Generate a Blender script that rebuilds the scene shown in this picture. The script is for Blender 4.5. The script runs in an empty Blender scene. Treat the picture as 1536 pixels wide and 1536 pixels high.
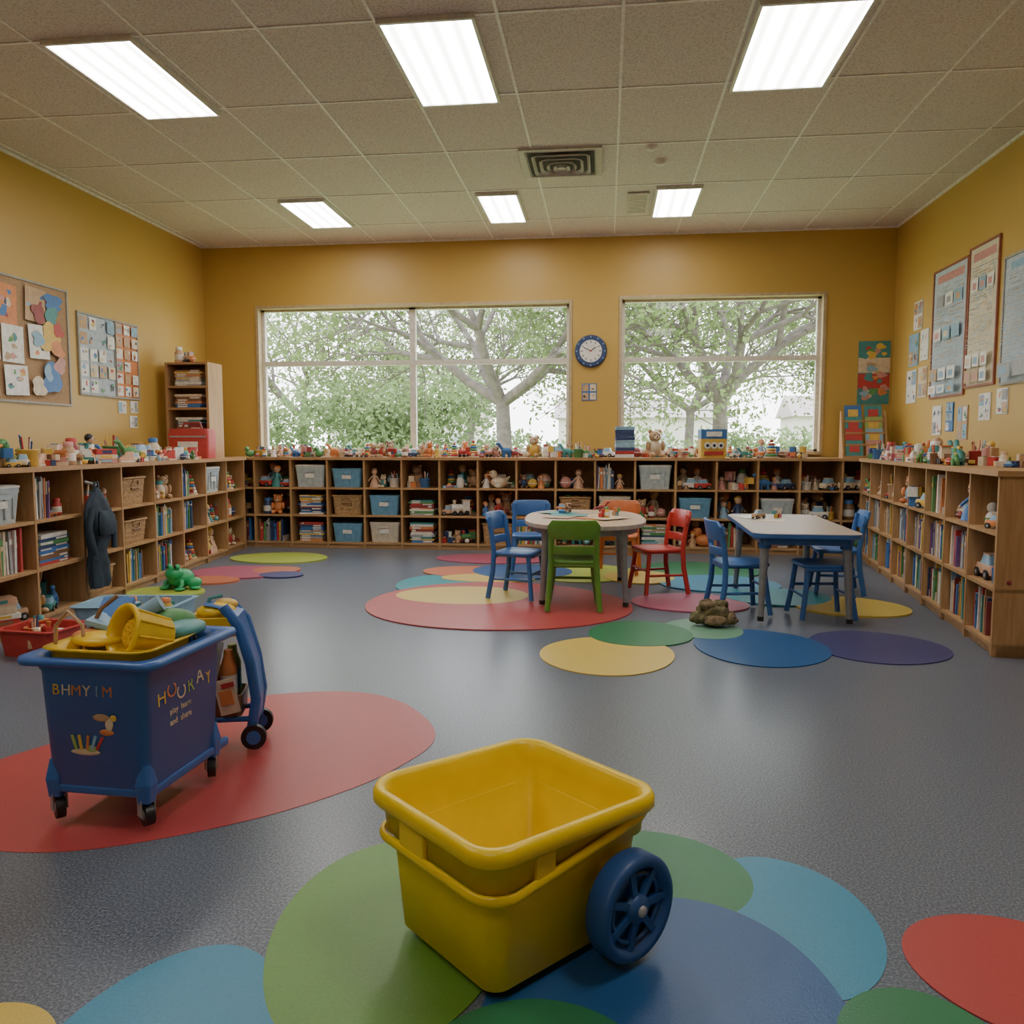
import bpy, math, random
from mathutils import Vector, Matrix
rnd=random.Random(7)
scene=bpy.context.scene
pi=math.pi
# ------------------------------------------------------------------ materials
MATS={}
def new_mat(name):
    m=bpy.data.materials.new(name); m.use_nodes=True
    nt=m.node_tree; b=nt.nodes['Principled BSDF']
    return m,nt,b
def plain(name,col,rough=.45,metal=0,var=.12,scale=25,bump=0.0,spec=.5,coat=0):
    if name in MATS: return MATS[name]
    m,nt,b=new_mat(name)
    tc=nt.nodes.new('ShaderNodeTexCoord'); nz=nt.nodes.new('ShaderNodeTexNoise'); nz.inputs['Scale'].default_value=scale; nz.inputs['Detail'].default_value=3
    cr=nt.nodes.new('ShaderNodeValToRGB')
    cr.color_ramp.elements[0].position=.3; cr.color_ramp.elements[1].position=.7
    cr.color_ramp.elements[0].color=[max(0,c*(1-var)) for c in col[:3]]+[1]
    cr.color_ramp.elements[1].color=[min(1,c*(1+var)) for c in col[:3]]+[1]
    nt.links.new(tc.outputs['Object'],nz.inputs['Vector']); nt.links.new(nz.outputs['Fac'],cr.inputs['Fac']); nt.links.new(cr.outputs['Color'],b.inputs['Base Color'])
    b.inputs['Roughness'].default_value=rough; b.inputs['Metallic'].default_value=metal
    b.inputs['Specular IOR Level'].default_value=spec
    if bump:
        bp=nt.nodes.new('ShaderNodeBump'); bp.inputs['Strength'].default_value=bump; bp.inputs['Distance'].default_value=.01
        nt.links.new(nz.outputs['Fac'],bp.inputs['Height']); nt.links.new(bp.outputs['Normal'],b.inputs['Normal'])
    MATS[name]=m; return m
PAL=dict(red=(.50,.05,.045),orange=(.68,.24,.08),yellow=(.72,.47,.09),green=(.10,.30,.10),teal=(.06,.27,.27),blue=(.05,.17,.44),navy=(.035,.06,.16),
 purple=(.16,.09,.26),pink=(.60,.28,.25),white=(.78,.76,.71),cream=(.70,.57,.40),brown=(.24,.12,.06),tan=(.52,.33,.18),lightblue=(.25,.42,.56),darkgrey=(.06,.06,.07),grey=(.35,.35,.36),
 black=(.015,.015,.018),skin=(.65,.40,.27),paper=(.78,.76,.70),lime=(.33,.45,.12),maroon=(.30,.05,.05),wicker=(.42,.26,.12))
def P(n): 
    return plain('plastic_'+n,PAL[n],rough=.42)
def wood(name,c1,c2,axis='X',rough=.45):
    if name in MATS: return MATS[name]
    m,nt,b=new_mat(name)
    tc=nt.nodes.new('ShaderNodeTexCoord'); mp=nt.nodes.new('ShaderNodeMapping')
    mp.inputs['Scale'].default_value={'X':(1.5,14,14),'Y':(14,1.5,14),'Z':(14,14,1.5)}[axis]
    nz=nt.nodes.new('ShaderNodeTexNoise'); nz.inputs['Scale'].default_value=3; nz.inputs['Detail'].default_value=6; nz.inputs['Distortion'].default_value=.6
    cr=nt.nodes.new('ShaderNodeValToRGB'); cr.color_ramp.elements[0].position=.3; cr.color_ramp.elements[1].position=.75
    cr.color_ramp.elements[0].color=c1+(1,); cr.color_ramp.elements[1].color=c2+(1,)
    nt.links.new(tc.outputs['Object'],mp.inputs['Vector']); nt.links.new(mp.outputs[0],nz.inputs['Vector']); nt.links.new(nz.outputs['Fac'],cr.inputs[0]); nt.links.new(cr.outputs[0],b.inputs['Base Color'])
    b.inputs['Roughness'].default_value=rough; b.inputs['Specular IOR Level'].default_value=.35
    MATS[name]=m; return m
OAK=wood('oak',(.38,.21,.09),(.52,.32,.155),'X'); OAKV=wood('oak_vertical',(.38,.21,.09),(.52,.32,.155),'Z')
OAKB=wood('oak_backing',(.28,.16,.07),(.38,.23,.11),'Z')
def emis(name,col,st,rods=False):
    m,nt,b=new_mat(name)
    b.inputs['Base Color'].default_value=(.9,.9,.9,1)
    b.inputs['Emission Color'].default_value=col+(1,); b.inputs['Emission Strength'].default_value=st
    if rods:
        tc=nt.nodes.new('ShaderNodeTexCoord'); w=nt.nodes.new('ShaderNodeTexWave'); w.bands_direction='X'; w.inputs['Scale'].default_value=2.6
        mr=nt.nodes.new('ShaderNodeMapRange'); mr.inputs['To Min'].default_value=st*.45; mr.inputs['To Max'].default_value=st*1.4
        nt.links.new(tc.outputs['Object'],w.inputs['Vector']); nt.links.new(w.outputs['Fac'],mr.inputs['Value']); nt.links.new(mr.outputs[0],b.inputs['Emission Strength'])
    return m
# ------------------------------------------------------------------ mesh builder
I4=Matrix.Identity(4)
def TR(x=0,y=0,z=0,rz=0,s=1,rx=0,ry=0):
    return Matrix.Translation((x,y,z))@Matrix.Rotation(rz,4,'Z')@Matrix.Rotation(ry,4,'Y')@Matrix.Rotation(rx,4,'X')@Matrix.Diagonal((s,s,s,1) if not isinstance(s,tuple) else s+(1,))
class MB:
    def __init__(s): s.v=[];s.f=[];s.mi=[];s.sm=[];s.mats=[];s.T=I4
    def m(s,mat):
        if isinstance(mat,str): mat=P(mat)
        if mat not in s.mats: s.mats.append(mat)
        return s.mats.index(mat)
    def add(s,vs,fs,mat,smooth=False,L=None):
        T=s.T@L if L is not None else s.T
        o=len(s.v); s.v+= [tuple(T@Vector(p)) for p in vs]; k=s.m(mat)
        for f in fs: s.f.append(tuple(i+o for i in f)); s.mi.append(k); s.sm.append(smooth)
    def box(s,c,d,mat,L=None,tx=1,ty=1):
        x,y,z=c; a,b,h=d[0]/2,d[1]/2,d[2]/2
        vs=[(x-a*tx,y-b*ty,z-h),(x+a*tx,y-b*ty,z-h),(x+a*tx,y+b*ty,z-h),(x-a*tx,y+b*ty,z-h),(x-a,y-b,z+h),(x+a,y-b,z+h),(x+a,y+b,z+h),(x-a,y+b,z+h)]
        s.add(vs,[(3,2,1,0),(4,5,6,7),(0,1,5,4),(1,2,6,5),(2,3,7,6),(3,0,4,7)],mat,False,L)
    def b2(s,x0,x1,y0,y1,z0,z1,mat,L=None): s.box(((x0+x1)/2,(y0+y1)/2,(z0+z1)/2),(x1-x0,y1-y0,z1-z0),mat,L)
    def loft(s,rings,mat,cap0=True,cap1=True,smooth=True,closed=False,L=None):
        n=len(rings[0]); vs=[p for r in rings for p in r]; fs=[]
        R=len(rings)
        for i in range(R if closed else R-1):
            a=i*n; b=((i+1)%R)*n
            for j in range(n): fs.append((a+j,a+(j+1)%n,b+(j+1)%n,b+j))
        s.add(vs,fs,mat,smooth,L)
        if not closed:
            if cap0: s.add(rings[0],[tuple(range(n))[::-1]],mat,False,L)
            if cap1: s.add(rings[-1],[tuple(range(n))],mat,False,L)
    def cyl(s,p0,p1,r0,mat,r1=None,n=12,smooth=True,L=None):
        r1=r0 if r1 is None else r1
        p0=Vector(p0);p1=Vector(p1);d=(p1-p0).normalized()
        a=d.orthogonal().normalized(); b=d.cross(a)
        rg=[[tuple(p+a*r*math.cos(2*pi*j/n)+b*r*math.sin(2*pi*j/n)) for j in range(n)] for p,r in ((p0,r0),(p1,r1))]
        s.loft(rg,mat,smooth=smooth,L=L)
    def tube(s,pts,r,mat,n=8,closed=False,L=None,flat=None):
        pts=[Vector(p) for p in pts];N=len(pts);rings=[];up=None
        for i,p in enumerate(pts):
            if closed: t=(pts[(i+1)%N]-pts[i-1]).normalized()
            else: t=(pts[min(i+1,N-1)]-pts[max(i-1,0)]).normalized()
            if up is None: up=t.orthogonal().normalized() if abs(t.z)>.9 else Vector((0,0,1))
            a=(up-t*up.dot(t)).normalized(); b=t.cross(a); 
            if not (abs(t.z)<=.9 and flat): up=a
            ra,rb=(r,r) if not flat else flat
            rings.append([tuple(p+a*ra*math.cos(2*pi*j/n)+b*rb*math.sin(2*pi*j/n)) for j in range(n)])
        s.loft(rings,mat,closed=closed,L=L)
    def sph(s,c,r,mat,n=12,m=8,L=None):
        if not isinstance(r,tuple): r=(r,r,r)
        rings=[]
        for i in range(m+1):
            t=max(.02,min(pi-.02,pi*i/m))
            rings.append([(c[0]+r[0]*math.sin(t)*math.cos(2*pi*j/n),c[1]+r[1]*math.sin(t)*math.sin(2*pi*j/n),c[2]-r[2]*math.cos(t)) for j in range(n)])
        s.loft(rings,mat,L=L)
    def torus(s,c,R,r,mat,n=16,k=8,L=None):
        rings=[[(c[0]+(R+r*math.cos(2*pi*j/k))*math.cos(2*pi*i/n),c[1]+(R+r*math.cos(2*pi*j/k))*math.sin(2*pi*i/n),c[2]+r*math.sin(2*pi*j/k)) for j in range(k)] for i in range(n)]
        s.loft(rings,mat,closed=True,L=L)
    def lathe(s,prof,mat,c=(0,0,0),n=16,L=None,cap0=True,cap1=True):
        s.loft([[(c[0]+r*math.cos(2*pi*j/n),c[1]+r*math.sin(2*pi*j/n),c[2]+z) for j in range(n)] for r,z in prof],mat,cap0,cap1,L=L)
    def obj(s,name,parent=None,bevel=0,sub=0):
        me=bpy.data.meshes.new(name); me.from_pydata(s.v,[],s.f)
        for m in s.mats: me.materials.append(m)
        me.polygons.foreach_set('material_index',s.mi); me.polygons.foreach_set('use_smooth',s.sm); me.update()
        o=bpy.data.objects.new(name,me); scene.collection.objects.link(o)
        if parent: o.parent=parent
        if bevel:
            b=o.modifiers.new('bevel','BEVEL'); b.width=bevel; b.segments=2; b.limit_method='ANGLE'; b.angle_limit=.7
        return o
def empty(name,loc=(0,0,0)):
    e=bpy.data.objects.new(name,None); scene.collection.objects.link(e); e.empty_display_size=.1; e.location=loc; return e
def rrect(w,l,r,n=6,z=0,cx=0,cy=0):
    out=[]
    for qx,qy,a0 in ((1,1,0),(-1,1,pi/2),(-1,-1,pi),(1,-1,1.5*pi)):
        for i in range(n+1):
            a=a0+pi/2*i/n
            out.append((cx+qx*(w/2-r)+r*math.cos(a),cy+qy*(l/2-r)+r*math.sin(a),z))
    return out
# ------------------------------------------------------------------ room
XL,XR,YB,YF,H=-4.77,3.08,9.2,-2.6,3.49
def wallmat():
    m,nt,b=new_mat('mustard_wall_paint')
    tc=nt.nodes.new('ShaderNodeTexCoord'); nz=nt.nodes.new('ShaderNodeTexNoise'); nz.inputs['Scale'].default_value=1.3; nz.inputs['Detail'].default_value=4
    cr=nt.nodes.new('ShaderNodeValToRGB'); cr.color_ramp.elements[0].color=(.53,.335,.075,1); cr.color_ramp.elements[1].color=(.59,.38,.095,1)
    n2=nt.nodes.new('ShaderNodeTexNoise'); n2.inputs['Scale'].default_value=180
    bp=nt.nodes.new('ShaderNodeBump'); bp.inputs['Strength'].default_value=.08; bp.inputs['Distance'].default_value=.003
    nt.links.new(tc.outputs['Object'],nz.inputs[0]); nt.links.new(tc.outputs['Object'],n2.inputs[0]); nt.links.new(nz.outputs[0],cr.inputs[0]); nt.links.new(cr.outputs[0],b.inputs['Base Color'])
    nt.links.new(n2.outputs[0],bp.inputs['Height']); nt.links.new(bp.outputs[0],b.inputs['Normal']); b.inputs['Roughness'].default_value=.42
    return m
WALL=wallmat()
def floormat():
    m,nt,b=new_mat('grey_speckled_vinyl')
    tc=nt.nodes.new('ShaderNodeTexCoord'); 
    v=nt.nodes.new('ShaderNodeTexNoise'); v.inputs['Scale'].default_value=150; v.inputs['Detail'].default_value=2; v.inputs['Roughness'].default_value=.7
    cr=nt.nodes.new('ShaderNodeValToRGB'); e=cr.color_ramp.elements
    e[0].position=.36; e[0].color=(.070,.083,.110,1); e[1].position=.66; e[1].color=(.23,.26,.31,1)
    x=e.new(.5); x.color=(.125,.145,.185,1)
    nt.links.new(tc.outputs['Object'],v.inputs[0])
    nt.links.new(v.outputs[0],cr.inputs[0]); nt.links.new(cr.outputs[0],b.inputs['Base Color']); b.inputs['Roughness'].default_value=.28; b.inputs['Specular IOR Level'].default_value=.55
    return m
mb=MB(); mb.b2(XL-.2,XR+.2,YF-.2,YB+.25,-.15,0,floormat()); mb.obj('floor')
mb=MB(); mb.b2(XL-.2,XL,YF-.2,YB+.25,0,H+.1,WALL); mb.obj('wall_left')
mb=MB(); mb.b2(XR,XR+.2,YF-.2,YB+.25,0,H+.1,WALL); mb.obj('wall_right')
mb=MB(); mb.b2(XL,XR,YF-.2,YF,0,H+.1,WALL); mb.obj('wall_front')
W1=(-4.13,-.39,1.05,2.79); W2=(.13,2.37,1.05,2.82)
mb=MB()
Y1=YB+.25
mb.b2(XL,W1[0],YB,Y1,0,H+.1,WALL); mb.b2(W1[1],W2[0],YB,Y1,0,H+.1,WALL); mb.b2(W2[1],XR,YB,Y1,0,H+.1,WALL)
for w in (W1,W2):
    mb.b2(w[0],w[1],YB,Y1,0,w[2],WALL); mb.b2(w[0],w[1],YB,Y1,w[3],H+.1,WALL)
mb.obj('wall_back')
def ceilmat():
    m,nt,b=new_mat('acoustic_ceiling_tile')
    tc=nt.nodes.new('ShaderNodeTexCoord'); v=nt.nodes.new('ShaderNodeTexNoise'); v.inputs['Scale'].default_value=75; v.inputs['Detail'].default_value=5
    cr=nt.nodes.new('ShaderNodeValToRGB'); e=cr.color_ramp.elements; e[0].position=.36; e[0].color=(.54,.49,.46,1); e[1].position=.54; e[1].color=(.72,.67,.64,1)
    bp=nt.nodes.new('ShaderNodeBump'); bp.inputs['Strength'].default_value=.2; bp.inputs['Distance'].default_value=.004
    nt.links.new(tc.outputs['Object'],v.inputs[0]); nt.links.new(v.outputs[0],cr.inputs[0]); nt.links.new(cr.outputs[0],b.inputs['Base Color']); b.inputs['Roughness'].default_value=.9
    nt.links.new(v.outputs[0],bp.inputs['Height']); nt.links.new(bp.outputs[0],b.inputs['Normal'])
    return m
mb=MB(); mb.b2(XL-.2,XR+.2,YF-.2,YB+.25,H,H+.12,ceilmat()); mb.obj('ceiling')
TBAR=plain('ceiling_tbar',(.86,.84,.82),.5)
mb=MB()
x=-1.29-.68*5
while x<XR-.05:
    if x>XL+.05: mb.b2(x-.009,x+.009,YF,YB,H-.006,H-.0005,TBAR)
    x+=.68
for k in range(-2,9):
    y=k+.5; mb.b2(XL,XR,y-.009,y+.009,H-.0055,H-.0006,TBAR)
mb.b2(XL,XR,YB-.02,YB-.0005,H-.02,H-.0005,TBAR);mb.b2(XL+.0005,XL+.02,YF,YB,H-.02,H-.0005,TBAR);mb.b2(XR-.02,XR-.0005,YF,YB,H-.02,H-.0005,TBAR)
mb.obj('trim_ceiling_grid')
EM=emis('fluorescent_diffuser',(1,.96,.91),8,True)
WFR=plain('light_frame_white',(.7,.69,.66),.4)
for (x0,x1,y0,y1) in [(-3.25,-2.73,4.5,5.55),(-1.26,-.75,4.5,5.56),(.80,1.36,4.55,5.57),(-3.12,-2.70,7.57,8.45),(-1.21,-.85,7.58,8.48),(.45,.83,7.58,8.46),
                      (-3.25,-2.73,1.2,2.25),(.80,1.36,1.2,2.25),(-1.26,-.75,-1.6,-.6)]:
    mb=MB(); z0=H-.03
    mb.b2(x0,x1,y0,y1,H-.022,H-.018,EM)
    t=.02
    mb.b2(x0-t,x0,y0-t,y1+t,z0,H-.001,WFR); mb.b2(x1,x1+t,y0-t,y1+t,z0,H-.001,WFR); mb.b2(x0,x1,y0-t,y0,z0,H-.001,WFR); mb.b2(x0,x1,y1,y1+t,z0,H-.001,WFR)
    mb.obj('ceiling_light_panel')
VM=plain('vent_metal',(.50,.48,.45),.5)
mb=MB(); cx,cy=-.385,6.82; DK=plain('vent_dark',(.06,.055,.05),.8)
mb.b2(cx-.27,cx+.27,cy-.29,cy+.29,H-.012,H-.007,DK)
for k,(a,zz) in enumerate([(.29,.02),(.235,.035),(.18,.045),(.125,.05),(.07,.055)]):
    ro=rrect(2*a,2*a*1.03,.02+.03*k if k<4 else .05,4)
    ri=rrect(2*a-.05,(2*a-.05)*1.03,.02+.028*k if k<3 else .045,4)
    rings=[[(cx+p[0],cy+p[1],H-zz) for p in ro],[(cx+p[0]*.97,cy+p[1]*.97,H-zz-.008) for p in ro],[(cx+p[0],cy+p[1],H-zz+.014) for p in ri]]
    mb.loft(rings,VM,False,False,smooth=False)
mb.cyl((cx,cy,H-.06),(cx,cy,H-.04),.03,VM)
mb.b2(cx-.33,cx+.33,cy-.33,cy-.28,H-.022,H-.006,VM);mb.b2(cx-.33,cx+.33,cy+.28,cy+.33,H-.022,H-.006,VM);mb.b2(cx-.33,cx-.28,cy-.28,cy+.28,H-.022,H-.006,VM);mb.b2(cx+.28,cx+.33,cy-.28,cy+.28,H-.022,H-.006,VM)
mb.obj('ceiling_vent')
for (x,y) in ((.33,6.55),(.42,6.9)):
    mb=MB(); mb.lathe([(.05,0),(.048,-.02),(.03,-.035),(.005,-.037)][::-1],'white',(x,y,H-.001)); mb.obj('smoke_detector')
mb=MB(); mb.b2(.18,.38,7.7,8.35,H-.02,H-.006,plain('speaker_panel',(.62,.59,.55),.7)); 
for i in range(11): mb.b2(.20,.36,7.75+i*.053,7.765+i*.053,H-.023,H-.0195,VM)
mb.obj('ceiling_speaker_panel')
BB=plain('baseboard_vinyl',(.12,.10,.08),.5)
mb=MB(); mb.b2(XL+.0005,XL+.012,YF,YB,0.0005,.1,BB); mb.obj('baseboard_left')
mb=MB(); mb.b2(XR-.012,XR-.0005,YF,YB,0.0005,.1,BB); mb.obj('baseboard_right')
mb=MB(); mb.b2(XL+.013,XR-.013,YB-.012,YB-.0005,0.0005,.1,BB); mb.obj('baseboard_back')
def glassmat():
    m=bpy.data.materials.new('window_glass'); m.use_nodes=True; nt=m.node_tree; nt.nodes.clear()
    o=nt.nodes.new('ShaderNodeOutputMaterial'); t=nt.nodes.new('ShaderNodeBsdfTransparent'); g=nt.nodes.new('ShaderNodeBsdfGlossy'); g.inputs['Roughness'].default_value=.02
    mx=nt.nodes.new('ShaderNodeMixShader'); fr=nt.nodes.new('ShaderNodeFresnel'); fr.inputs[0].default_value=1.3
    nt.links.new(fr.outputs[0],mx.inputs[0]); nt.links.new(t.outputs[0],mx.inputs[1]); nt.links.new(g.outputs[0],mx.inputs[2]); nt.links.new(mx.outputs[0],o.inputs[0]); return m
GL=glassmat()
FR=plain('window_frame_tan',(.50,.38,.22),.45); WH=plain('window_mullion_white',(.70,.66,.58),.4)
def window(name,w,mull,tz):
    e=empty(name)
    mb=MB(); x0,x1,z0,z1=w; g=.002
    ya,yb=YB-.015,YB+.17
    mb.b2(x0+g,x0+.035,ya,yb,z0+g,z1-g,FR); mb.b2(x1-.035,x1-g,ya,yb,z0+g,z1-g,FR)
    mb.b2(x0+.035,x1-.035,ya,yb,z1-.035,z1-g,FR); mb.b2(x0+.035,x1-.035,YB-.05,yb,z0+g,z0+.035,FR)
    yc,yd=YB+.09,YB+.15
    for xx in mull: mb.b2(xx-.036,xx+.036,yc,yd,z0+.035,z1-.035,WH)
    mb.b2(x0+.035,x1-.035,yc-.005,yd,tz-.028,tz+.028,WH)
    for a,b in ((x0+.035,x0+.07),(x1-.07,x1-.035)): mb.b2(a,b,yc,yd,z0+.035,z1-.035,WH)
    mb.b2(x0+.035,x1-.035,yc,yd,z1-.06,z1-.035,WH); mb.b2(x0+.035,x1-.035,yc,yd,z0+.035,z0+.06,WH)
    mb.obj('frame',e)
    mb=MB(); mb.add([(x0+.03,YB+.12,z0+.03),(x1-.03,YB+.12,z0+.03),(x1-.03,YB+.12,z1-.03),(x0+.03,YB+.12,z1-.03)],[(0,1,2,3)],GL); mb.obj('glass',e)
window('window_1',W1,[-2.26],2.12); window('window_2',W2,[],2.12)
# ------------------------------------------------------------------ outside
GR=plain('outdoor_lawn',(.24,.34,.12),.9,var=.3,scale=1)
mb=MB(); mb.b2(-70,70,YB+.4,95,-.5,-.3,GR); mb.obj('outdoor_ground')
mb=MB(); mb.b2(-60,60,27.5,30,-.299,-.27,plain('asphalt_road',(.5,.5,.5),.9)); mb.obj('outdoor_road')
def leafmat(name,col,var):
    m=bpy.data.materials.new(name); m.use_nodes=True; nt=m.node_tree; nt.nodes.clear()
    o=nt.nodes.new('ShaderNodeOutputMaterial'); d=nt.nodes.new('ShaderNodeBsdfDiffuse'); t=nt.nodes.new('ShaderNodeBsdfTranslucent'); mx=nt.nodes.new('ShaderNodeMixShader'); mx.inputs[0].default_value=.35
    tc=nt.nodes.new('ShaderNodeTexCoord'); nz=nt.nodes.new('ShaderNodeTexNoise'); nz.inputs['Scale'].default_value=1.2
    cr=nt.nodes.new('ShaderNodeValToRGB'); cr.color_ramp.elements[0].position=.35; cr.color_ramp.elements[1].position=.65
    cr.color_ramp.elements[0].color=tuple(c*(1-var) for c in col)+(1,); cr.color_ramp.elements[1].color=tuple(min(1,c*(1+var)) for c in col)+(1,)
    nt.links.new(tc.outputs['Object'],nz.inputs[0]); nt.links.new(nz.outputs[0],cr.inputs[0])
    for b in (d,t): nt.links.new(cr.outputs[0],b.inputs['Color'])
    nt.links.new(d.outputs[0],mx.inputs[1]); nt.links.new(t.outputs[0],mx.inputs[2]); nt.links.new(mx.outputs[0],o.inputs[0]); return m
LEAF=leafmat('tree_leaves',(.16,.21,.085),.3); LEAF2=leafmat('bush_leaves',(.17,.23,.10),.35)
BARK=plain('bark',(.12,.10,.085),.9,var=.3,scale=6)
def leaves(mb,c,R,n,s,mat):
    for _ in range(n):
        while True:
            d=Vector((rnd.uniform(-1,1),rnd.uniform(-1,1),rnd.uniform(-1,1)))
            if d.length<1: break
        p=Vector(c)+Vector((d.x*R,d.y*R,d.z*R*.7))
        a=Vector((rnd.uniform(-1,1),rnd.uniform(-1,1),rnd.uniform(-1,1))).normalized(); b=a.orthogonal().normalized(); ss=s*rnd.uniform(.6,1.3)
        a=a*ss; b=b*ss*.55
        mb.add([p-a,p+b,p+a,p-b],[(0,1,2,3)],mat)
def tree(name,loc,seed,levels=6,h=2.5,leafn=10):
    global rnd
    keep=rnd; rnd=random.Random(seed); mb=MB(); mb.T=Matrix.Translation(loc)
    def br(p,d,l,r,lev):
        mid=p+d*l*.5+Vector((rnd.uniform(-1,1),rnd.uniform(-1,1),rnd.uniform(-.5,.5)))*l*.09
        q=p+d*l; n=7 if lev<3 else 4
        mb.cyl(p,mid,r,BARK,r*.88,n=n); mb.cyl(mid,q,r*.88,BARK,r*.74,n=n)
        if lev>=levels-1: leaves(mb,q,.6,leafn,.085,LEAF)
        if lev==levels: return
        k=5 if lev==0 else (3 if lev<5 else 2)
        a0=rnd.uniform(0,6.28)
        for i in range(k):
            az=a0+2*pi*i/k+rnd.uniform(-.4,.4); sp=rnd.uniform(.55,1.1) if lev<1 else rnd.uniform(.3,.95)
            side=d.orthogonal().normalized(); side=Matrix.Rotation(az,3,d)@side
            nd=(d*math.cos(sp)+side*math.sin(sp)); nd.z=nd.z*.85+.05; nd.normalize()
            br(q,nd,l*rnd.uniform(.68,.86) if lev else l*rnd.uniform(.65,.85),r*.60,lev+1)
    br(Vector((0,0,0)),Vector((rnd.uniform(-.06,.06),0,1)).normalized(),h,.23,0)
    rnd=keep
    return mb.obj(name)
t1=tree('oak_tree',(-2.5,20,-.3),3); t2=tree('oak_tree',(2.75,20,-.3),11)
for i,(me,x,y,s,rz) in enumerate([(t1,-19,49,1.3,1),(t2,-8,48,1.3,2),(t1,5,50,1.4,3),(t2,17,48,1.2,4)]):
    o=bpy.data.objects.new('oak_tree',me.data); scene.collection.objects.link(o)
    base=Vector((-2.5 if me is t1 else 2.75,20,-.3))
    o.matrix_world=Matrix.Translation((x,y,-.3))@Matrix.Rotation(rz,4,'Z')@Matrix.Scale(s,4)@Matrix.Translation(-base)
mb=MB()
for i in range(54):
    left=i<32
    x=rnd.uniform(-17,-5.5) if left else rnd.uniform(-5,14); y=rnd.uniform(33,35)
    z=rnd.uniform(.3,3.6) if left else rnd.uniform(.0,1.0)
    leaves(mb,(x,y,z),1.8,330,.13,LEAF2)
mb.obj('hedge_bushes')
HW=plain('house_siding',(.60,.55,.50),.8); HR=plain('house_roof',(.40,.34,.32),.9)
for (x,y,w,hh) in ((-17,66,13,3.4),(3,68,14,3.4),(21,66,12,3.4)):
    mb=MB(); mb.b2(x-w/2,x+w/2,y,y+6,-.3,hh,HW)
    mb.add([(x-w/2-.4,y-.4,hh),(x+w/2+.4,y-.4,hh),(x+w/2+.4,y+6.4,hh),(x-w/2-.4,y+6.4,hh),(x-w/2-.4,y+3,hh+1.8),(x+w/2+.4,y+3,hh+1.8)],[(0,1,5,4),(2,3,4,5),(1,2,5),(3,0,4),(3,2,1,0)],HR)
    for k in range(4):
        xx=x-w/2+w*(k+.5)/4; mb.b2(xx-.5,xx+.5,y-.05,y-.001,.9,2.1,plain('house_window',(.35,.38,.42),.3))
    mb.obj('neighbour_house')
# ------------------------------------------------------------------ world
w=bpy.data.worlds.new('overcast_sky'); scene.world=w; w.use_nodes=True; nt=w.node_tree
bg=nt.nodes['Background']; tc=nt.nodes.new('ShaderNodeTexCoord'); sp=nt.nodes.new('ShaderNodeSeparateXYZ'); cr=nt.nodes.new('ShaderNodeValToRGB')
cr.color_ramp.elements[0].color=(.95,.96,.97,1); cr.color_ramp.elements[1].color=(.80,.88,1,1)
nt.links.new(tc.outputs['Generated'],sp.inputs[0]); nt.links.new(sp.outputs['Z'],cr.inputs[0]); nt.links.new(cr.outputs[0],bg.inputs[0]); bg.inputs[1].default_value=3.3
# ------------------------------------------------------------------ toys
TC=['red','red','orange','yellow','green','teal','blue','lightblue','white','white','cream','cream','tan','pink','brown','maroon','navy','skin']
def c_(): return rnd.choice(TC)
def t_teddy(mb,T,s):
    mb.T=T@Matrix.Scale(s,4); c=rnd.choice(['tan','brown','cream','orange','tan','skin']); d=c_()
    mb.sph((0,0,.38),(.27,.23,.34),d if rnd.random()<.5 else c); mb.sph((0,-.02,.82),(.25,.23,.22),c)
    mb.sph((0,-.2,.77),(.11,.1,.085),'cream',8,6); mb.sph((0,-.29,.80),.03,'black',6,5)
    for q in (-1,1):
        mb.sph((q*.19,0,1.0),(.09,.05,.09),c,8,6); mb.sph((q*.09,-.22,.87),.028,'black',6,4)
        mb.sph((q*.3,-.08,.45),(.09,.12,.2),c,8,6); mb.sph((q*.19,-.25,.11),(.11,.2,.11),c,8,6)
def t_car(mb,T,s):
    mb.T=T@Matrix.Scale(s,4); c=c_()
    mb.loft([rrect(1.0,.46,.1,3,.12),rrect(1.06,.5,.12,3,.28),rrect(1.0,.46,.12,3,.38)],c); mb.loft([rrect(.6,.42,.08,3,.38),rrect(.42,.34,.08,3,.62)],'lightblue'); mb.box((0,0,.64),(.4,.32,.04),c)
    for x in (-.3,.3):
        for y in (-.25,.25): mb.cyl((x,y-.04,.13),(x,y+.04,.13),.13,'black',n=10); mb.cyl((x,y-.045,.13),(x,y+.045,.13),.06,'grey',n=8)
def t_rings(mb,T,s):
    mb.T=T@Matrix.Scale(s,4); cs=['red','orange','yellow','green','blue']; rnd.shuffle(cs)
    mb.lathe([(.4,0),(.4,.08)],'cream')
    for i in range(5): mb.torus((0,0,.16+i*.16),.26-.035*i,.085,cs[i],12,6)
    mb.sph((0,0,1.0),.1,'red',8,6)
def t_blocks(mb,T,s):
    mb.T=T@Matrix.Scale(s,4)
    for i in range(6):
        a=.34; L=TR(rnd.uniform(-.45,.45),rnd.uniform(-.25,.25),.17 if i<4 else .51,rnd.uniform(0,3))
        mb.loft([rrect(a,a,.04,2,-.17),rrect(a,a,.04,2,.17)],c_(),L=L,smooth=False)
        mb.cyl((0,0,.17),(0,0,.2),.08,c_(),n=8,L=L)
def t_doll(mb,T,s):
    mb.T=T@Matrix.Scale(s,4); c=c_()
    mb.lathe([(.3,0),(.26,.2),(.12,.5),(.14,.62),(.05,.7)],c,n=12); mb.sph((0,0,.84),(.16,.15,.17),'skin'); mb.sph((0,.04,.9),(.18,.16,.16),rnd.choice(['brown','yellow','black','orange']))
    for q in (-1,1): mb.cyl((q*.12,0,.6),(q*.3,-.1,.38),.05,c,.04,8); mb.sph((q*.31,-.11,.35),.05,'skin',6,5); mb.sph((q*.06,-.145,.86),.018,'black',5,4)
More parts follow.
